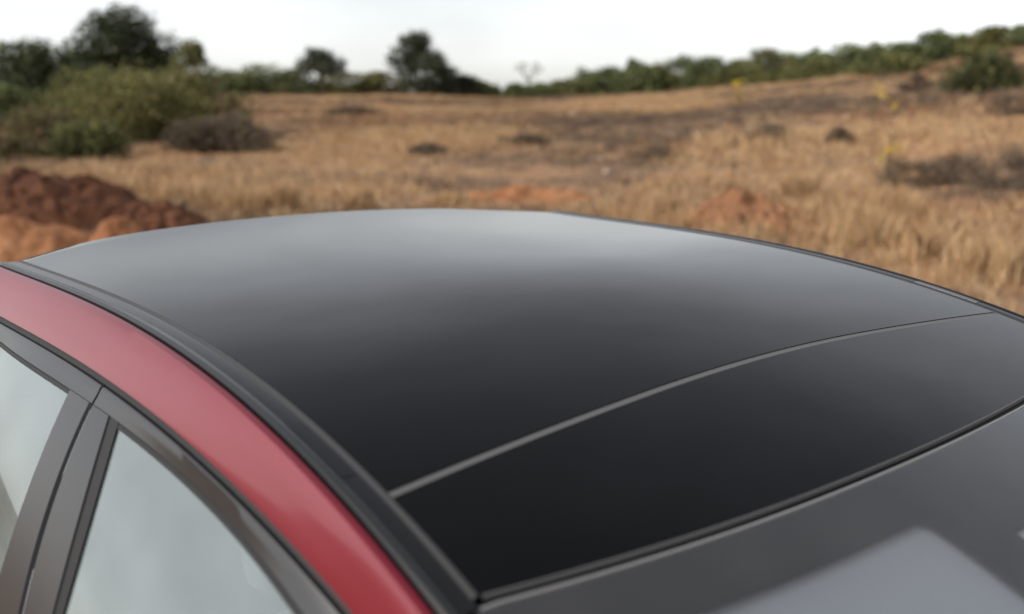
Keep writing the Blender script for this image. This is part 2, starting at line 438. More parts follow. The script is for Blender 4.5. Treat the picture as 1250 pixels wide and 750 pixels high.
for s in (-1, 1):
    side_panel('front_fender', s, -2.10, -.862, M['red'])
    side_panel('rear_quarter', s, 1.358, 2.25, M['red'])
    doors = {}
    for nm, va, vb in (('front_door', -.856, .517), ('rear_door', .523, 1.352)):
        d = side_panel(nm, s, va, vb, M['red']); doors[nm] = d
        hx = vb - .14
        h = rbox('door_handle', (.028, .17, .026), L(s * .932, hx, .95), M['red'], d, .008)
    # window frames, glass and pillars: each belongs to its door
    def pil(door, name, v_a, v_b, out, mat, nt_=24, t1=1.0):
        rows = []
        for t in lin(.0, t1, nt_):
            a_, b_ = v_a(t), v_b(t); row = []
            for k, f in enumerate((0, .06, .5, .94, 1)):
                v = a_ + (b_ - a_) * f; u, z = win(v, t, out if 0 < k < 4 else -.004); row.append(L(s * u, v, z))
            rows.append(row)
        gridmesh(name, rows, mat, door, flip=(s > 0))
    def top_frame(door, va, vb):
        rows = []
        for v in lin(va, vb, 60):
            e = hw(v); ze = ez(v); a0, b0 = s2(v) + .001, s3(v)
            if v < .05: b0 = max(b0, a0 + .010)
            row = [(a0 - .010, .070), (a0 + .003, .0685), (a0 + .0052, .0705), ((a0 + b0) / 2 + .0035, .080), (b0 + .002, .0885), (b0 + .0008, .0905), (b0 - .007, .0905)]
            rows.append([L(s * (e + d), v, ze - h) for d, h in row])
        gridmesh('window_frame', rows, M['trim'], door, flip=(s < 0))
        rows = []
        for v in lin(va, vb, 60):
            zt = door_z(v) - BELT; f = .012 / max(zt, .02) * 1.0
            rows.append([L(s * u, v, z) for u, z in (win(v, -.3 * min(f, .4), -.002), win(v, .1 * min(f, .5), .0018), win(v, min(f, .5) * .5, .0018), win(v, min(f, .6) * .62, -.004))])
        gridmesh('window_seal', rows, M['rubber'], door, flip=(s < 0))
    def glass(door, va, vb):
        rows = []
        for v in lin(va, vb, 50): rows.append([L(s * u, v, z) for u, z in [win(v, t, 0) for t in lin(0, 1.02, 14)]])
        gridmesh('window_glass', rows, M['tint'], door, flip=(s < 0))
    fd, rd = doors['front_door'], doors['rear_door']
    top_frame(fd, -.80, .5185); top_frame(rd, .5235, 1.72)
    glass(fd, -.76, .455); glass(rd, .50, 1.30)
    g1 = lambda t: .521 - .08 * t - .14 * t * t
    pil(fd, 'pillar_cover', lambda t: .464 - .235 * t + .03 * t * t, lambda t: g1(t) - .0022, .004, M['trim'])
    pil(fd, 'pillar_seal', lambda t: .440 - .24 * t + .06 * t * t, lambda t: .466 - .235 * t + .03 * t * t, .0025, M['rubber'])
    pil(rd, 'pillar_cover', lambda t: g1(t) + .0022, lambda t: .597 - .09 * t - .05 * t * t, .004, M['trim'])
    # belt mouldings
    for d_, va, vb in ((fd, -.84, .517), (rd, .523, 1.35)):
        rows = []
        for v in lin(va, vb, 20): rows.append([L(s * (bw(v) + a_), v, BELT + b_) for a_, b_ in ((-.008, .012), (.006, .010), (.008, -.004), (.0, -.006))])
        gridmesh('belt_moulding', rows, M['gloss_black'], d_, flip=(s < 0))
    # corner filler between A pillar, fender and door mirror
    rows = []
    for v in lin(-1.24, -.70, 14):
        e = hw(v); a0, z0 = e + s2(v) - .004, ez(v) - .060; rows.append([L(s * (a0 + (bw(v) - .004 - a0) * f), v, z0 + (ztop(v) - .004 - z0) * f) for f in (0, .33, .66, 1)])
    gridmesh('pillar_corner_trim', rows, M['gloss_black'], car, flip=(s < 0))
    # fixed quarter glass behind the rear door
    rows = []
    for v in lin(1.30, 1.74, 14): rows.append([L(s * u, v, z) for u, z in [win(v, t, .003) for t in lin(0, 1, 8)]])
    gridmesh('quarter_cover', rows, M['gloss_black'], car, flip=(s < 0))
    # door mirror
    mr = rbox('door_mirror', (.17, .11, .13), L(s * .995, -.62, 1.17), M['red'], car, .04)
    rbox('mirror_arm', (.10, .06, .03), (-s * .09, .0, -.05), M['gloss_black'], mr, .01)
    rbox('mirror_glass', (.14, .006, .10), (0, .055, 0), M['rim'], mr, .002)
    # lower sill
    rows = []
    for v in lin(-.90, .88, 20): rows.append([L(s * (bw(v) + a_), v, b_) for a_, b_ in ((.022, .32), (.030, .28), (.02, .22), (-.05, .20))])
    gridmesh('sill', rows, M['plastic'], car, flip=(s < 0))
    for ax in AX:
        V, F = [], []
        pts = [L(s * (bw(ax) + .045), ax + .385 * math.cos(q), .34 + .385 * math.sin(q)) for q in lin(-.35, math.pi + .35, 28)]
        bm_tube(V, F, pts, [.03] * len(pts), 6); mesh('wheel_arch', V, F, M['plastic'], car)
        wl = empty('wheel', L(s * (bw(ax) - .07), ax, .34)); wl.parent = car
        V, F = [], []; n = 40; sec = [(-.10, .235), (-.11, .29), (-.085, .335), (.085, .335), (.11, .29), (.10, .235)]
        for k in range(n):
            q = 2 * math.pi * k / n
            for x, r_ in sec: V.append((x, r_ * math.cos(q), r_ * math.sin(q)))
        m = len(sec)
        for k in range(n):
            for j in range(m): F.append((k * m + j, k * m + (j + 1) % m, ((k + 1) % n) * m + (j + 1) % m, ((k + 1) % n) * m + j))
        mesh('tyre', V, F, M['tyre'], wl)
        V, F = [], []
        for k in range(5):
            q = 2 * math.pi * k / 5; bm_tube(V, F, [(s * .06, 0, 0), (s * .075, .1 * math.cos(q), .1 * math.sin(q)), (s * .07, .23 * math.cos(q), .23 * math.sin(q))], [.05, .035, .03], 8)
        b0 = len(V)
        for k in range(n):
            q = 2 * math.pi * k / n
            for x, r_ in ((s * .1, .24), (s * .1, .225), (-s * .05, .22)): V.append((x, r_ * math.cos(q), r_ * math.sin(q)))
        for k in range(n):
            for j in range(2): F.append((b0 + k * 3 + j, b0 + k * 3 + j + 1, b0 + ((k + 1) % n) * 3 + j + 1, b0 + ((k + 1) % n) * 3 + j))
        mesh('rim', V, F, M['rim'], wl)
# dark inner shell so that nothing shows through the door gaps
for s in (-1, 1):
    rows = [[L(s * (bw(v) - .03), v, z) for z in lin(BELT - .03 if v > -.9 else ztop(v) - .04, .30, 5)] for v in lin(-.98, .95, 12)]
    gridmesh('inner_side', rows, M['plastic'], car)
rows = [[L(u, v, .28) for u in lin(-.80, .80, 5)] for v in lin(-.98, 1.0, 8)]
gridmesh('floor_pan', rows, M['plastic'], car)
rows = [[L(q * (bw(v) - .002), v, ztop(v) + .045 * (1 - q * q) * cl((-1.12 - v) * 9, 0, 1)) for q in lin(-1, 1, 25)] for v in lin(-1.15, -2.10, 24)]
gridmesh('bonnet', rows, M['red'], car)
rows = [[L(q * bw(v), v, ztop(v) - .015) for q in lin(-1, 1, 9)] for v in lin(-1.06, -1.16, 3)]
gridmesh('cowl', rows, M['plastic'], car)
rows = []
for i in range(len(SIDE)):
    w_ = Vector(body_pt(1, -2.10, i)); rows.append([L(q * w_.x, -2.10 - .16 * (1 - q * q) * min(1, i * .5), w_.z + (.045 * (1 - q * q) if i == 0 else 0)) for q in lin(-1, 1, 25)])
gridmesh('front_bumper', rows, M['red'], car)
rbox('grille', (.80, .05, .20), L(0, -2.245, .62), M['plastic'], car, .02)
for s in (-1, 1):
    rbox('headlamp', (.22, .10, .07), L(s * .40, -2.17, .73), M['lamp'], car, .03, (0, 0, s * .30))
    rbox('tail_lamp', (.34, .10, .09), L(s * .48, 2.27, .98), M['tail'], car, .03, (0, 0, s * .2))
rows = []
for f in lin(0, 1, 30):
    row = []
    for q in lin(-1, 1, 25):
        va = ve(q * .62) + .003; v = va + (2.06 - va) * f; u = q * (hw(v) + .034); row.append(L(u, v, rz(u, v) - .003))
    rows.append(row)
gridmesh('rear_screen', rows, M['roof_glass'], car)
rows = []
for f in lin(0, 1, 8):
    rows.append([L(q * ((hw(2.06) + .075) * (1 - f) + bw(2.2) * f), 2.06 + .19 * f + .05 * (1 - q * q), (rz(.5 * abs(q), 2.06) - .06 * abs(q)) * (1 - f) + BELT * f) for q in lin(-1, 1, 21)])
gridmesh('tailgate', rows, M['red'], car)
rows = []
for i in range(len(SIDE)):
    w_ = Vector(body_pt(1, 2.25, i)); rows.append([L(q * w_.x, 2.25 + .05 * (1 - q * q) * (1 + .4 * min(i, 2)), w_.z) for q in lin(-1, 1, 21)])
gridmesh('rear_bumper', rows, M['red'], car, flip=True)
for s in (-1, 1):
    rows = [[L(s * (win(v, t, .001)[0]), v, win(v, t, .001)[1]) for t in lin(0, 1, 6)] for v in lin(1.70, 2.24, 14)]
    gridmesh('rear_pillar', rows, M['red'], car, flip=(s < 0))
# cabin
rows = [[L(q * (hw(v) - .03), v, rz(q * (hw(v) - .03), v) - .045) for q in lin(-1, 1, 17)] for v in lin(-.16, 1.5, 24)]
gridmesh('headliner', rows, M['liner'], car)
rbox('dashboard', (1.36, .42, .22), L(0, -.83, .90), M['dash'], car, .07, (R(8), 0, 0))
for s in (-1, 1):
    st = empty('front_seat', L(s * .38, .10, .30)); st.parent = car
    rbox('cushion', (.50, .50, .18), (0, 0, .20), M['seat'], st, .07)
    rbox('backrest', (.48, .16, .62), (0, .30, .54), M['seat'], st, .07, (R(-16), 0, 0))
    rbox('headrest', (.26, .11, .18), (0, .42, .95), M['seat'], st, .05, (R(-10), 0, 0))
    # sun visor folded down against the windshield
    rows_t, rows_b = [], []; u0, u1, va, vb, rc = .098, .50, -.222, -.40, .028
    def outline(q):                                        # inset of the visor's ends, rounded corners
        return rc * (1 - math.sqrt(max(0, 1 - max(0, abs(q) - .72) ** 2 / .28 ** 2)))
    V, F = [], []; nq, nu = 17, 22
    for q in lin(-1, 1, nq):
        o_ = outline(q)
        for k in range(nu):
            u = u0 + o_ + (u1 - u0 - 2 * o_) * k / (nu - 1); v = (va + vb) / 2 + (vb - va) / 2 * q - BH * .9 * (1 - (u / WN) ** 2) + BH * .9
            puff = .004 * (1 - abs(q) ** 6)
            V.append(L(s * u, v, ws_z(u, v) - .020 + puff))
    n0 = len(V); V += [(x, y, z - .014) for x, y, z in V]
    for i in range(nq - 1):
        for k in range(nu - 1):
            a_ = i * nu + k; F.append((a_, a_ + 1, a_ + nu + 1, a_ + nu)); F.append((n0 + a_, n0 + a_ + nu, n0 + a_ + nu + 1, n0 + a_ + 1))
    rim_ = [k for k in range(nu)] + [i * nu + nu - 1 for i in range(1, nq)] + [(nq - 1) * nu + k for k in range(nu - 2, -1, -1)] + [i * nu for i in range(nq - 2, 0, -1)]
    for a_, b_ in zip(rim_, rim_[1:] + rim_[:1]): F.append((a_, n0 + a_, n0 + b_, b_))
    mesh('sun_visor', V, F, M['liner'], car)
rb = empty('rear_seat', L(0, .98, .30)); rb.parent = car
rbox('cushion', (1.24, .48, .18), (0, 0, .22), M['seat'], rb, .07)
rbox('backrest', (1.24, .16, .60), (0, .28, .56), M['seat'], rb, .07, (R(-20), 0, 0))
V, F = [], []; pts = [(.18 * math.cos(q), 0, .18 * math.sin(q)) for q in lin(0, 2 * math.pi, 33)]
bm_tube(V, F, pts, [.016] * 33, 8); bm_tube(V, F, [(-.17, 0, 0), (.17, 0, 0)], [.025, .025], 6); bm_tube(V, F, [(0, 0, 0), (0, -.25, -.03)], [.03, .03], 6)
sw = mesh('steering_wheel', V, F, M['dash'], car); sw.location = L(-.38, -.45, .98); sw.rotation_euler = (R(-25), 0, 0)
rbox('sensor_bracket', (.12, .07, .02), L(0, -.33, rz(0, -.33) - .03), M['liner'], car, .008, (R(25), 0, 0))
rbox('mirror_housing', (.22, .04, .07), L(0, -.36, 1.36), M['plastic'], car, .015)

# ================================================================= SOIL HEAPS AND ROCKS
MOUNDS = []
def mound(name, label, cat, px, r, ytop, wpx, depth, mat, group=None, rough=.14, peak=1.6, skew=0, seed=1, n=72):
    p = on_ground(px, r, ytop); top = pix_z(px, ytop, r); H = top - p.z; W = wpx / FPX * r / 2
    az = math.atan2(p.x, p.y); V, F = [], []
    for i in range(n + 1):
        for j in range(n + 1):
            a_, b_ = -1.25 + 2.5 * i / n, -1.25 + 2.5 * j / n
            q = math.hypot(a_ - skew * (1 - min(1, abs(a_))), b_); h = max(0, 1 - q) ** peak if peak < 1 else (max(0, math.cos(min(q, 1) * math.pi / 2)) ** peak)
            x, y = a_ * W, b_ * depth
            nz = noise.fractal(Vector((x * 2.2 + seed * 11, y * 2.2, seed * 5.)), .8, 2.1, 5)
            nz2 = noise.noise(Vector((x * 9 + seed, y * 9, seed * 2.))) + .8 * abs(noise.noise(Vector((x * 19, y * 19 + seed, 1.))))
            k = min(1, max(0, (1.2 - q) * 2.5))
            gx = p.x + x * math.cos(az) + y * math.sin(az); gy = p.y - x * math.sin(az) + y * math.cos(az)
            z = H * h + k * (rough * nz * (.3 + h) + rough * .34 * nz2) - (1 - k) * .15
            V.append((gx - p.x, gy - p.y, ground(gx, gy) - p.z + z - .02))
    for i in range(n):
        for j in range(n): F.append((i * (n + 1) + j, (i + 1) * (n + 1) + j, (i + 1) * (n + 1) + j + 1, i * (n + 1) + j + 1))
    o = mesh(name, V, F, mat); o.location = p; tag(o, label, cat, group); MOUNDS.append((p.x, p.y, max(W, depth) * .8)); return o
mound('soil_bank', 'long dark red brown soil bank below the olive shrubs', 'soil bank', 22, 15.5, 213, 290, 1.6, M['soil_red'], seed=2, peak=.45, rough=.16)
mound('soil_heap', 'low smooth orange soil heap in front of the dark red bank', 'soil heap', 10, 11.6, 262, 260, 1.0, M['soil_orange'], seed=3, peak=.6, rough=.07)
mound('soil_heap', 'dark red soil ridge between straw grass and black car roof', 'soil heap', 185, 14.2, 246, 150, .9, M['soil_red'], seed=4, peak=.7, rough=.14)
mound('soil_heap', 'small pointed bright orange soil cone showing above the roof edge', 'soil heap', 143, 11.0, 262, 120, .5, M['soil_orange'], seed=5, peak=1.35, rough=.06)
mound('soil_heap', 'low strip of orange soil behind the middle of the roof', 'soil heap', 646, 17.5, 231, 175, 1.0, M['soil_orange'], seed=6, peak=.6, rough=.12)
mound('soil_heap', 'rounded brown soil heap among the straw grass', 'soil heap', 915, 14.6, 235, 190, 1.1, M['soil_tan'], seed=7, peak=.9, rough=.16)

def rock(label, px, py, wpx, seed):
    p = pix_ground(px, py); r = math.hypot(p.x, p.y); s = wpx / FPX * r / 2
    bm = bmesh.new(); bmesh.ops.create_icosphere(bm, subdivisions=3, radius=1)
    for v in bm.verts:
        d = v.co.normalized(); k = 1 + .28 * noise.noise(d * 1.7 + Vector((seed * 4, 0, 0))) + .10 * noise.noise(d * 5 + Vector((seed, 3, 0)))
        v.co = Vector((d.x * k * s * 1.2, d.y * k * s, d.z * k * s * .75))
    me = bpy.data.meshes.new('pale_rock'); bm.to_mesh(me); bm.free()
    o = link('pale_rock', me, M['rock'], smooth=False); o.location = p + Vector((0, 0, s * .45)); tag(o, label, 'rock', 'pale rocks lying in the field')
rock('pale stone on the dry field behind the orange soil strip', 741, 214, 9, 1)
rock('smaller pale stone on the dry field above the lone stone', 733, 197, 6, 2)
rock('pale stone lying on the far slope below the bare tree', 700, 143, 9, 3)
rock('pale stone in straw grass behind the left roof', 465, 172, 8, 4)
rock('pale stone beside the brown soil heap', 1032, 236, 8, 5)

# ================================================================= TREES AND SHRUBS
PAL = dict(
    dark=((.028, .038, .020), (.048, .060, .030), (.075, .086, .040)),
    green=((.082, .104, .042), (.132, .160, .064), (.190, .210, .092)),  # lightened, haze over the crest bushes is put into the leaf colour
    olive=((.105, .112, .040), (.170, .172, .062), (.240, .225, .090)),
    grey=((.045, .052, .034), (.075, .085, .055), (.110, .120, .080)),
    brown=((.075, .055, .035), (.120, .090, .055), (.180, .130, .075)),
    twig=((.085, .064, .050), (.130, .098, .075), (.185, .138, .105)),
)
def pick(pal, n):
    c = np.array(PAL[pal]); i = rng.integers(0, 3, n); return c[i] * rng.uniform(.75, 1.25, (n, 1)) * rng.uniform(.92, 1.08, (n, 3))
def plant(name, label, cat, px, r, ytop, ybase, wpx, pal, nleaf, lsize, group=None, blobs=9, trunk=.35, woody='bark', seed=0, top_bias=0., mix=None, sub=('trunk', 'crown')):
    """tree or shrub: tapered stem with limbs, crown of leaves gathered in uneven clumps"""
    lr = np.random.default_rng(1000 + seed)
    p = on_ground(px, r, (ytop + ybase) / 2)
    ztop_ = pix_z(px, ytop, r); zb = max(pix_z(px, ybase, r), p.z + .05) if trunk > 0 else p.z
    W = wpx / FPX * r / 2 * 1.12; H = (ztop_ - p.z); hb = max(0, zb - p.z) * (1 if trunk > 0 else 0)
    root = empty(name, p); tag(root, label, cat, group)
    ch = H - hb; B = []
    for k in range(blobs):
        a_ = lr.uniform(0, 2 * math.pi); f = lr.uniform(.12, .72) if k else 0.
        t = lr.uniform(.15, .88) if k else .72
        wid = math.sin(math.pi * min(1, .18 + .80 * (t + top_bias * .2))) ** .6
        rr = W * lr.uniform(.30, .48)
        B.append((f * W * wid * math.cos(a_), f * W * wid * math.sin(a_) * .8, hb + t * ch - rr * .1, rr, min(rr * lr.uniform(.65, 1.0), ch * .33)))
    # a blob reaches the top, two reach the flanks
    B[0] = (lr.uniform(-.15, .15) * W, 0, hb + ch * .80, W * .46, ch * .21)
    if blobs > 2: B[1] = (-W * .60, 0, hb + ch * lr.uniform(.35, .5), W * .42, ch * .30); B[2] = (W * .60, 0, hb + ch * lr.uniform(.35, .5), W * .42, ch * .30)
    if trunk <= 0:                                        # shrubs are leafy down to the ground
        for q in (-.55, -.05, .5): B.append((q * W + lr.uniform(-.1, .1) * W, lr.uniform(-.2, .2) * W, ch * .16, W * .44, ch * .26))
    V, F = [], []
    tr = max(.02, H * .022) if trunk > 0 else max(.012, H * .012)
    az = math.atan2(p.x, p.y); ca, sa = math.cos(az), math.sin(az)
    rotw = lambda x, y, z: (x * ca + y * sa, -x * sa + y * ca, z)
    if trunk > 0:
        top = (B[0][0] * .6, 0, hb + ch * .55); bm_tube(V, F, [rotw(0, 0, -.15), rotw(.03 * H, 0, H * .2), rotw(top[0] * .6, .02 * H, H * .45), rotw(*top)], [tr * 1.5, tr, tr * .8, tr * .4], 8)
    for b in B:
        st = (0, 0, hb + ch * .1) if trunk > 0 else (b[0] * .15, b[1] * .15, -.05)
        mid = (b[0] * .55 + st[0] * .4, b[1] * .55, st[2] + (b[2] - st[2]) * .6)
        bm_tube(V, F, [rotw(*st), rotw(*mid), rotw(*b[:3])], [tr * .7, tr * .45, tr * .2], 5)
        for _ in range(3):
            d = lr.normal(size=3); d /= np.linalg.norm(d); e_ = (b[0] + d[0] * b[3] * .8, b[1] + d[1] * b[3] * .8, b[2] + abs(d[2]) * b[4] * .8)
            bm_tube(V, F, [rotw(*b[:3]), rotw(*e_)], [tr * .22, tr * .08], 4)
    mesh(sub[0], V, F, M[woody], root)
    wts = np.array([b[3] ** 2 for b in B]); wts /= wts.sum(); idx = lr.choice(len(B), nleaf, p=wts); Bn = np.array(B)
    d = lr.normal(size=(nleaf, 3)); d /= np.linalg.norm(d, axis=1)[:, None]
    rad_ = lr.uniform(0, 1, nleaf) ** .36 * lr.uniform(.9, 1.2, nleaf)
    # leaves gather into twigs
    tw = np.array([noise.noise(Vector((float(q[0]) * 3.1 + i * 1.7, float(q[1]) * 3.1, float(q[2]) * 3.1 + seed))) for q, i in zip(d, idx)])
    rad_ *= 1 + .38 * tw
    x = Bn[idx, 0] + d[:, 0] * rad_ * Bn[idx, 3]; y = Bn[idx, 1] + d[:, 1] * rad_ * Bn[idx, 3] * .9; z = Bn[idx, 2] + d[:, 2] * rad_ * Bn[idx, 4]
    z = np.maximum(z, .02)
    cen = np.stack([x * ca + y * sa, -x * sa + y * ca, z], 1)
    cols = pick(pal, nleaf)
    bl = lr.uniform(.75, 1.3, len(B))[idx][:, None]; cols = cols * bl
    if mix: k = lr.uniform(size=nleaf) < mix[1]; cols[k] = pick(mix[0], int(k.sum()))
    leafmesh(sub[1], cen, lsize * lr.uniform(.6, 1.4, nleaf), cols, M['leaf'], root)
    return root
SH = ('stems', 'foliage')
# wooded corner
plant('broad_tree', 'tallest dark green tree rising behind the olive shrub', 'tree', 152, 60, 8, 118, 122, 'dark', 11500, .26, blobs=13, seed=1)
plant('broad_tree', 'dark rounded tree left of the tallest tree, reaching lower', 'tree', 48, 50, 50, 150, 138, 'dark', 10500, .22, blobs=12, seed=2, mix=('green', .18))
plant('slender_tree', 'slim light green young tree beside the tallest dark tree', 'tree', 236, 56, 50, 125, 48, 'olive', 2200, .22, blobs=7, seed=3, mix=('dark', .25))
plant('broad_shrub', 'big olive green shrub with feathery top beneath the tallest tree', 'shrub', 155, 34, 90, 205, 165, 'olive', 13000, .12, trunk=0, blobs=15, seed=4, sub=SH, mix=('brown', .10))
plant('broad_shrub', 'olive green shrub fading to brown beside the grey twiggy bush', 'shrub', 225, 36, 92, 195, 135, 'olive', 8500, .15, trunk=0, blobs=12, seed=5, sub=SH, mix=('brown', .28))
plant('broad_shrub', 'dark green shrub with yellow tips under the rounded dark tree', 'shrub', 85, 38, 82, 180, 70, 'olive', 4500, .15, trunk=0, blobs=9, seed=6, sub=SH, mix=('dark', .4))
plant('low_shrub', 'low dark olive bush standing on the edge of the soil bank', 'bush', 112, 27, 150, 205, 80, 'olive', 4200, .10, trunk=0, blobs=9, seed=7, sub=SH, mix=('dark', .45))
plant('dry_shrub', 'brown leafed scrub along the top of the red soil bank', 'bush', 40, 28, 132, 215, 130, 'brown', 6000, .11, trunk=0, blobs=11, seed=8, sub=SH, mix=('olive', .35))
plant('dry_shrub', 'grey brown twiggy bush at the foot of the olive shrubs', 'bush', 272, 28, 140, 200, 115, 'twig', 6000, .10, trunk=0, blobs=10, seed=9, sub=SH, woody='dead_bark', mix=('olive', .12))
plant('low_shrub', 'pale green bush left of the rounded dark tree', 'bush', 2, 44, 105, 160, 60, 'green', 2800, .16, trunk=0, blobs=7, seed=10, sub=SH)
# crest on the left of the notch
GL = 'bushes along the left crest'
for k, (px, yt, wp, pal, lab) in enumerate([
    (288, 90, 56, 'green', 'low green bush on the crest just right of the slim tree'),
    (318, 80, 62, 'green', 'taller pale green bush on the crest beyond the slim tree'),
    (355, 86, 56, 'green', 'small green bush on the crest next to the grey topped tree'),
    (420, 90, 58, 'olive', 'low olive bush on the crest just right of the grey topped tree'),
    (462, 90, 56, 'olive', 'low olive bush on the crest just left of the leaning tree'),
    (541, 84, 40, 'dark', 'dark bush on the crest touching the leaning tree'),
    (566, 95, 36, 'dark', 'small dark bush on the crest near the notch'),
    (588, 102, 30, 'green', 'smallest low bush on the crest beside the sky notch')]):
    plant('crest_bush', lab, 'bush', px, 88, yt - 3, 116, wp * 1.35, pal, 2600, .28, GL, trunk=0, blobs=7, seed=20 + k, sub=SH, mix=('brown', .1))
plant('slender_tree', 'small grey green tree with forked top on the left crest', 'tree', 392, 86, 60, 98, 52, 'grey', 2200, .30, blobs=7, seed=30)
plant('leaning_tree', 'lone round topped tree leaning on the crest left of the notch', 'tree', 507, 86, 41, 96, 62, 'grey', 4600, .28, blobs=9, seed=31, mix=('dark', .35))
plant('crest_bush', 'dense grey green bush under the leaning tree', 'bush', 522, 85, 64, 116, 66, 'grey', 3400, .28, GL, trunk=0, blobs=8, seed=32, sub=SH, mix=('dark', .3))
# bare tree
def bare_tree(label, px, r, yt, yb):
    p = on_ground(px, r, yb); H = pix_z(px, yt, r) - p.z; root = empty('bare_tree', p); tag(root, label, 'tree')
    V, F = [], []; W2, F2 = [], []; lr = random.Random(5)
    bm_tube(V, F, [(0, 0, -.2), (.05, 0, H * .25), (.0, .05, H * .45)], [.16, .12, .09], 6)
    def br(p0, d, l, rd, dep):
        p1 = p0 + d * l; bm_tube(W2, F2, [p0, (p0 + p1) / 2 + Vector((lr.uniform(-.05, .05), 0, .03)), p1], [rd, rd * .8, rd * .5], 5)
        if dep:
            for _ in range(3):
                dd = (d + Vector((lr.uniform(-.8, .8), lr.uniform(-.8, .8), lr.uniform(-.15, .5)))).normalized(); br(p1, dd, l * .68, rd * .55, dep - 1)
    for k in range(5):
        q = k * 1.3; br(Vector((0, .05, H * (.36 + .02 * k))), Vector((.65 * math.cos(q), .65 * math.sin(q), .8)).normalized(), H * .26, .065, 3)
    mesh('trunk', V, F, M['dead_bark'], root); mesh('branches', W2, F2, M['dead_bark'], root)
bare_tree('thin leafless tree standing on the crest right of the notch', 645, 87, 74, 110)
# crest on the right of the notch
GR = 'bushes along the right crest'
ORD = 'first second third fourth fifth sixth seventh eighth ninth tenth eleventh twelfth thirteenth fourteenth fifteenth sixteenth seventeenth eighteenth nineteenth twentieth last'.split()
right = [(632, 109, 26), (658, 105, 40), (690, 101, 48), (722, 94, 44), (748, 84, 46), (775, 78, 40), (804, 86, 46), (832, 74, 50), (866, 72, 46), (898, 80, 50),
         (932, 62, 52), (968, 68, 50), (1002, 70, 46), (1034, 56, 46), (1066, 56, 50), (1100, 60, 48), (1138, 42, 52), (1172, 44, 46), (1206, 40, 48), (1242, 34, 54), (1290, 26, 60)]
for k, (px, yt, wp) in enumerate(right):
    yb = float(np.interp(px, cx_, cy_)) + 3
    pal = ['green', 'green', 'olive', 'green'][k % 4]
    tone = {'green': 'green', 'olive': 'olive green'}[pal]
    lab = 'rounded %s bush on the right crest, %s in the row from the bare tree' % (tone, ORD[k])
    plant('crest_bush', lab, 'bush', px, 84 + (k * 37 % 5) * .9, yt - (3 if k % 3 else 7), yb + 1, wp * 1.3, pal, 2800, .28, GR, trunk=0, blobs=9, seed=40 + k, sub=SH, mix=('dark', .13))
for k, (px, yt, wp, lab) in enumerate([(772, 71, 22, 'dark bush peak poking out above the right crest row, nearer the notch'), (992, 60, 20, 'small dark bush top above the middle of the right crest row'), (1140, 36, 40, 'dark bush standing highest above the right crest row')]):
    plant('dark_bush', lab, 'bush', px, 89.5, yt, float(np.interp(px, cx_, cy_)), wp, 'dark', 1500, .28, None, trunk=0, blobs=6, seed=70 + k, sub=SH)
front = [(720, 116, 100, 66), (812, 112, 90, 76), (905, 106, 84, 72), (1005, 98, 72, 70), (1090, 92, 66, 66)]
for k, (px, yb, yt, wp) in enumerate(front):
    plant('slope_bush', 'olive bush in front of the right crest row, %s of five from the notch' % ORD[k], 'bush', px, math.hypot(*pix_ground(px, yb)[:2]), yt, yb, wp * 1.2, 'olive', 2600, .22, 'bushes in front of the right crest', trunk=0, blobs=8, seed=80 + k, sub=SH, mix=('dark', .3))
plant('dark_bush', 'large dark green bush alone on the right slope', 'bush', 1212, math.hypot(*pix_ground(1212, 110)[:2]), 62, 110, 96, 'dark', 5600, .15, trunk=0, blobs=11, seed=90, sub=SH, mix=('olive', .3))
# dark dead shrubs out in the field
fld = [(938, 172, 52, 20, 'flat dark dead shrub in the middle of the dry field'), (1024, 178, 30, 24, 'small round dark dead shrub right of the flat one'),
       (1240, 142, 50, 26, 'dark dead shrub on the right slope below the large dark bush'), (522, 190, 46, 16, 'low dark dead shrub in front of the leaning tree'),
       (1118, 112, 36, 20, 'small brown dead shrub below the right crest row'), (640, 178, 60, 16, 'flat grey dead shrub in the middle field below the bare tree'),
       (1110, 230, 70, 34, 'grey brown dead weeds beside the tall straw grass'), (1170, 225, 80, 40, 'wide grey dead weed patch on the right'),
       (1235, 232, 70, 44, 'dark grey dead weeds at the right end of the patch'), (800, 196, 66, 18, 'thin grey dead weeds above the brown soil heap'), (430, 142, 60, 14, 'flat brown dead shrub on the left slope')]
for k, (px, yb, wp, hp, lab) in enumerate(fld):
    p = pix_ground(px, yb); r = math.hypot(p.x, p.y)
    plant('dead_shrub', lab, 'shrub', px, r, yb - hp, yb, wp, 'twig', 1500, .0018 * r + .02, 'dead shrubs in the field', trunk=0, blobs=8, seed=100 + k, sub=('stems', 'twigs'), woody='dead_bark', mix=('brown', .35))

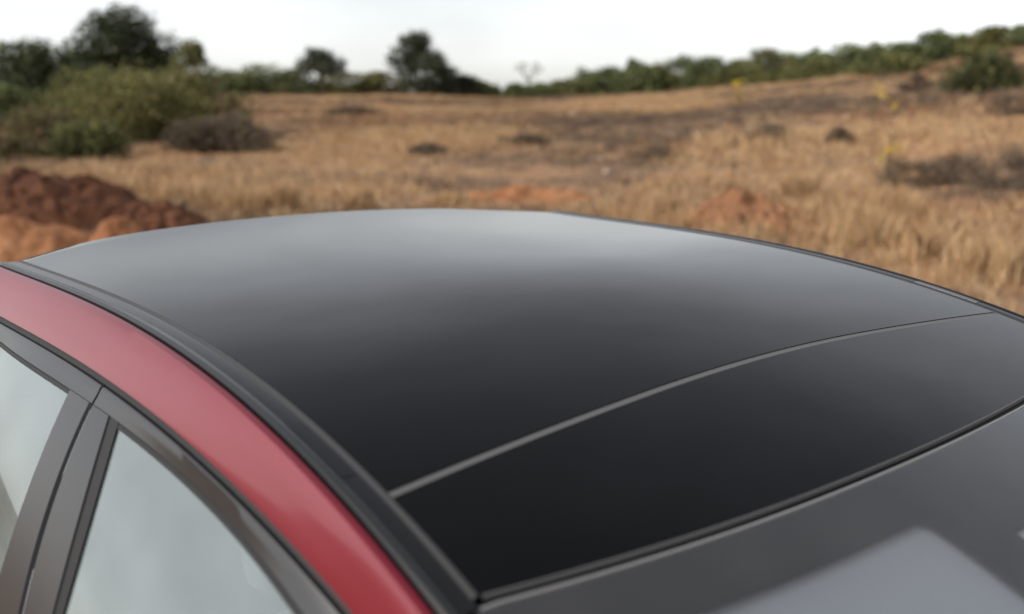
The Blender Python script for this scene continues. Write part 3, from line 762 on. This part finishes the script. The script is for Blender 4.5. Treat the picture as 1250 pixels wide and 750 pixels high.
# tall stalks with yellowing leaves
def stalk(label, px, r, yt, heads, seed):
    lr = np.random.default_rng(seed); p = on_ground(px, r, 180); H = pix_z(px, yt, r) - p.z; root = empty('yellow_leaved_stalk', p); tag(root, label, 'plant', 'tall stalks with yellow leaves')
    V, F = [], []; pts = [(.0, 0, -.05), (.02 * H, .01, H * .35), (.0, 0, H * .7), (.03 * H, 0, H)]
    bm_tube(V, F, pts, [.012, .010, .008, .004], 5)
    cen, cols, cen2 = [], [], []
    for hx, hz, n, rd in heads:
        c = np.array([hx, 0, hz * H]); bm_tube(V, F, [(0, 0, hz * H * .8), tuple(c)], [.006, .003], 4)
        cen.append(c + lr.normal(size=(n, 3)) * rd * .45)
    mesh('stem', V, F, M['bark'], root)
    cen = np.concatenate(cen); n = len(cen); cols = np.array([(.62, .42, .035), (.55, .40, .07), (.38, .34, .06)])[lr.integers(0, 3, n)]
    leafmesh('yellow_leaves', cen, lr.uniform(.05, .10, n), cols, M['leaf'], root)
    m = 40; cen = np.stack([lr.normal(size=m) * .05, lr.normal(size=m) * .05, lr.uniform(.15, .9, m) * H], 1)
    leafmesh('dry_leaves', cen, lr.uniform(.05, .10, m), pick('brown', m), M['leaf'], root)
stalk('tall stalk with yellow leaf tuft rising behind the brown soil heap', 897, 19, 98, [(.0, .97, 26, .16), (.02, .86, 14, .14)], 1)
stalk('tall stalk with bright yellow leaf pair, taller of the two side by side', 1088, 17.5, 124, [(.02, .97, 18, .13), (-.22, 1.08, 10, .12)], 2)
stalk('shorter stalk with three yellow leaf tufts over the dead weeds', 1086, 15.5, 182, [(.0, .98, 16, .10), (.14, 1.06, 9, .06), (-.10, .84, 10, .07)], 3)
stalk('pale stalk with faded yellow tip left of the bright pair', 1064, 21, 105, [(.0, .97, 9, .14)], 4)

# ================================================================= DRY GRASS
STRAW = np.array([(.52, .355, .195), (.44, .285, .155), (.57, .415, .25), (.44, .26, .135)])
BROWN = np.array([(.22, .125, .065), (.16, .095, .055), (.28, .15, .075), (.24, .16, .10)])
GREY = np.array([(.13, .095, .070), (.10, .075, .06), (.17, .125, .09), (.20, .15, .105)])
def blades(base, h, lean, width, cols):
    n = len(base); a_ = rng.uniform(0, 2 * np.pi, n); d = np.stack([np.cos(a_), np.sin(a_), 0 * a_], 1)
    b_ = rng.uniform(0, 2 * np.pi, n); t = np.stack([np.cos(b_), np.sin(b_), 0 * b_], 1)
    up = np.array([0, 0, 1.]); hh = h[:, None]; ww = width[:, None] * .5
    mid = base + d * (lean * h * .25)[:, None] + up * hh * .55; tip = base + d * (lean * h)[:, None] + up * hh
    return np.stack([base - t * ww, base + t * ww, mid + t * ww * .8, tip, mid - t * ww * .8], 1).reshape(-1, 3), np.repeat(cols, 5, 0)
# where the grass is paler or greyer, as photo zones: px, py, rx, ry, straw weight, grey weight
ZON = [(260, 225, 150, 26, 1.4, 0), (350, 232, 50, 30, 1.0, 0), (520, 170, 190, 16, .9, 0), (620, 205, 150, 24, 0, 1.0), (760, 165, 130, 12, 0, .9), (920, 165, 120, 20, .6, 0),
       (960, 215, 90, 16, 1.2, 0), (1060, 260, 70, 40, 1.3, 0), (1180, 225, 110, 34, -.4, 1.5), (1150, 165, 140, 14, 1.1, 0), (1150, 300, 90, 40, .9, 0), (830, 235, 60, 24, 1.0, 0),
       (450, 235, 80, 20, .6, .3), (400, 135, 120, 10, 0, .6), (900, 120, 250, 10, .2, .4), (1230, 180, 60, 25, -.2, 1.0), (780, 215, 60, 20, 0, 1.)]
zn = np.array(ZON, float); zn[:, 4:] *= 1.6
def project(P_):
    th = R(PITCH); d = P_ - np.array([0, 0, CAMZ]); f = d[:, 1] * math.cos(th) - d[:, 2] * math.sin(th); u_ = d[:, 1] * math.sin(th) + d[:, 2] * math.cos(th)
    return 625 + FPX * d[:, 0] / f, 375 - FPX * u_ / f
NT = 52000
u01 = rng.uniform(0, 1, NT); rr = 8.2 + (91 - 8.2) * u01 ** 1.15
aa = rng.uniform(-.82, .80, NT); xs, ys = rr * np.sin(aa), rr * np.cos(aa)
keep = np.ones(NT, bool)
for mx, my, mr in MOUNDS: keep &= (np.hypot(xs - mx, ys - my) > mr * .75) | (rng.uniform(size=NT) < .35)
dens = np.array([vnoise(x, y, .16, 8) + .6 * vnoise(x, y, .5, 9) for x, y in zip(xs, ys)])
keep &= dens > rng.uniform(-1.1, .05, NT)
xs, ys, rr, dens = xs[keep], ys[keep], rr[keep], dens[keep]
zs = np.array([ground(x, y) for x, y in zip(xs, ys)]); base0 = np.stack([xs, ys, zs], 1)
pxx, pyy = project(base0)
G = np.exp(-((pxx[:, None] - zn[:, 0]) / zn[:, 2]) ** 2 - ((pyy[:, None] - zn[:, 1]) / zn[:, 3]) ** 2)
ws_ = .55 + G @ zn[:, 4] + 1.5 * np.array([vnoise(x, y, .09, 4) for x, y in zip(xs, ys)])
wg_ = .36 + G @ zn[:, 5] + 1.3 * np.array([vnoise(x, y, .10, 5) for x, y in zip(xs, ys)])
wb_ = np.full(len(xs), .55)
kind = np.argmax(np.stack([ws_, wb_, wg_], 1) + rng.gumbel(size=(len(xs), 3)) * .22, 1)
for kd, nm, pal_, lab in ((0, 'straw_grass', STRAW, 'pale straw coloured dry grass covering the field'), (1, 'brown_grass', BROWN, 'brown withered grass and weeds between the straw grass'), (2, 'grey_weeds', GREY, 'dark grey brown dead weeds in patches on the field')):
    I = np.where(kind == kd)[0]; nb = 14
    J = np.repeat(I, nb); n = len(J); rj = rr[J]
    base = base0[J] + np.stack([rng.normal(size=n) * (.05 + .0025 * rj), rng.normal(size=n) * (.05 + .0025 * rj), -.02 * np.ones(n)], 1)
    hs_ = np.repeat(rng.uniform(.06, .26, len(I)) * (1 + .5 * np.clip(dens[I], -.6, 1)), nb) * rng.uniform(.5, 1.2, n) * (1.15 if kd == 0 else .8)
    col = np.repeat(pal_[rng.integers(0, len(pal_), len(I))], nb, 0) * rng.uniform(.75, 1.2, (n, 1))
    Vv, cc = blades(base, hs_, rng.uniform(.1, .8, n), .004 + .00045 * rj * rng.uniform(.6, 1.4, n), col)
    o = polys(nm, Vv, 5, cc, M['blade']); tag(o, lab, 'grass', kind='stuff')
# single tall straw clumps that stand out
def clump(label, px, py, hpx, wpx, nb, seed, pal_=STRAW):
    lr = np.random.default_rng(seed); p = pix_ground(px, py); r = math.hypot(p.x, p.y); H = hpx / FPX * r; W = wpx / FPX * r / 2
    q = np.clip(lr.normal(size=(nb, 2)), -1.7, 1.7) * W * .36; base = np.stack([q[:, 0], q[:, 1], -.03 * np.ones(nb)], 1)
    col = pal_[lr.integers(0, len(pal_), nb)] * lr.uniform(.8, 1.15, (nb, 1))
    Vv, cc = blades(base, H * lr.uniform(.45, 1.05, nb), lr.uniform(.05, .5, nb), lr.uniform(.008, .018, nb), col)
    o = polys('dry_grass_clump', Vv, 5, cc, M['blade']); o.location = p; tag(o, label, 'grass clump', 'tall straw grass clumps')
for k, (px, py, hp, wp, lab) in enumerate([
    (1055, 300, 66, 100, 'tall straw grass clump right of the brown soil heap'), (1085, 268, 60, 70, 'straw grass clump below the shorter yellow stalk'),
    (1135, 318, 60, 90, 'wide straw grass clump in front of the grey weed patch'), (1192, 338, 66, 90, 'straw grass clump beside the far roof edge'),
    (1235, 345, 70, 80, 'straw grass clump at the right end of the dry field'), (345, 258, 52, 46, 'upright straw grass clump behind the left half of the roof'),
    (300, 258, 44, 70, 'straw grass clump right of the dark red soil ridge'), (225, 248, 40, 90, 'wide straw grass clump behind the dark red soil ridge'),
    (165, 240, 36, 80, 'straw grass clump between soil bank and soil ridge'), (815, 262, 40, 60, 'straw grass clump left of the brown soil heap'), (975, 240, 44, 60, 'straw grass clump behind the brown soil heap'),
    (440, 256, 40, 48, 'straw grass clump behind the roof crown, left of the orange strip'), (550, 252, 30, 60, 'straw grass clump touching the left end of the orange strip')]):
    clump(lab, px, py, hp * .8, wp * 1.1, 420, 300 + k)
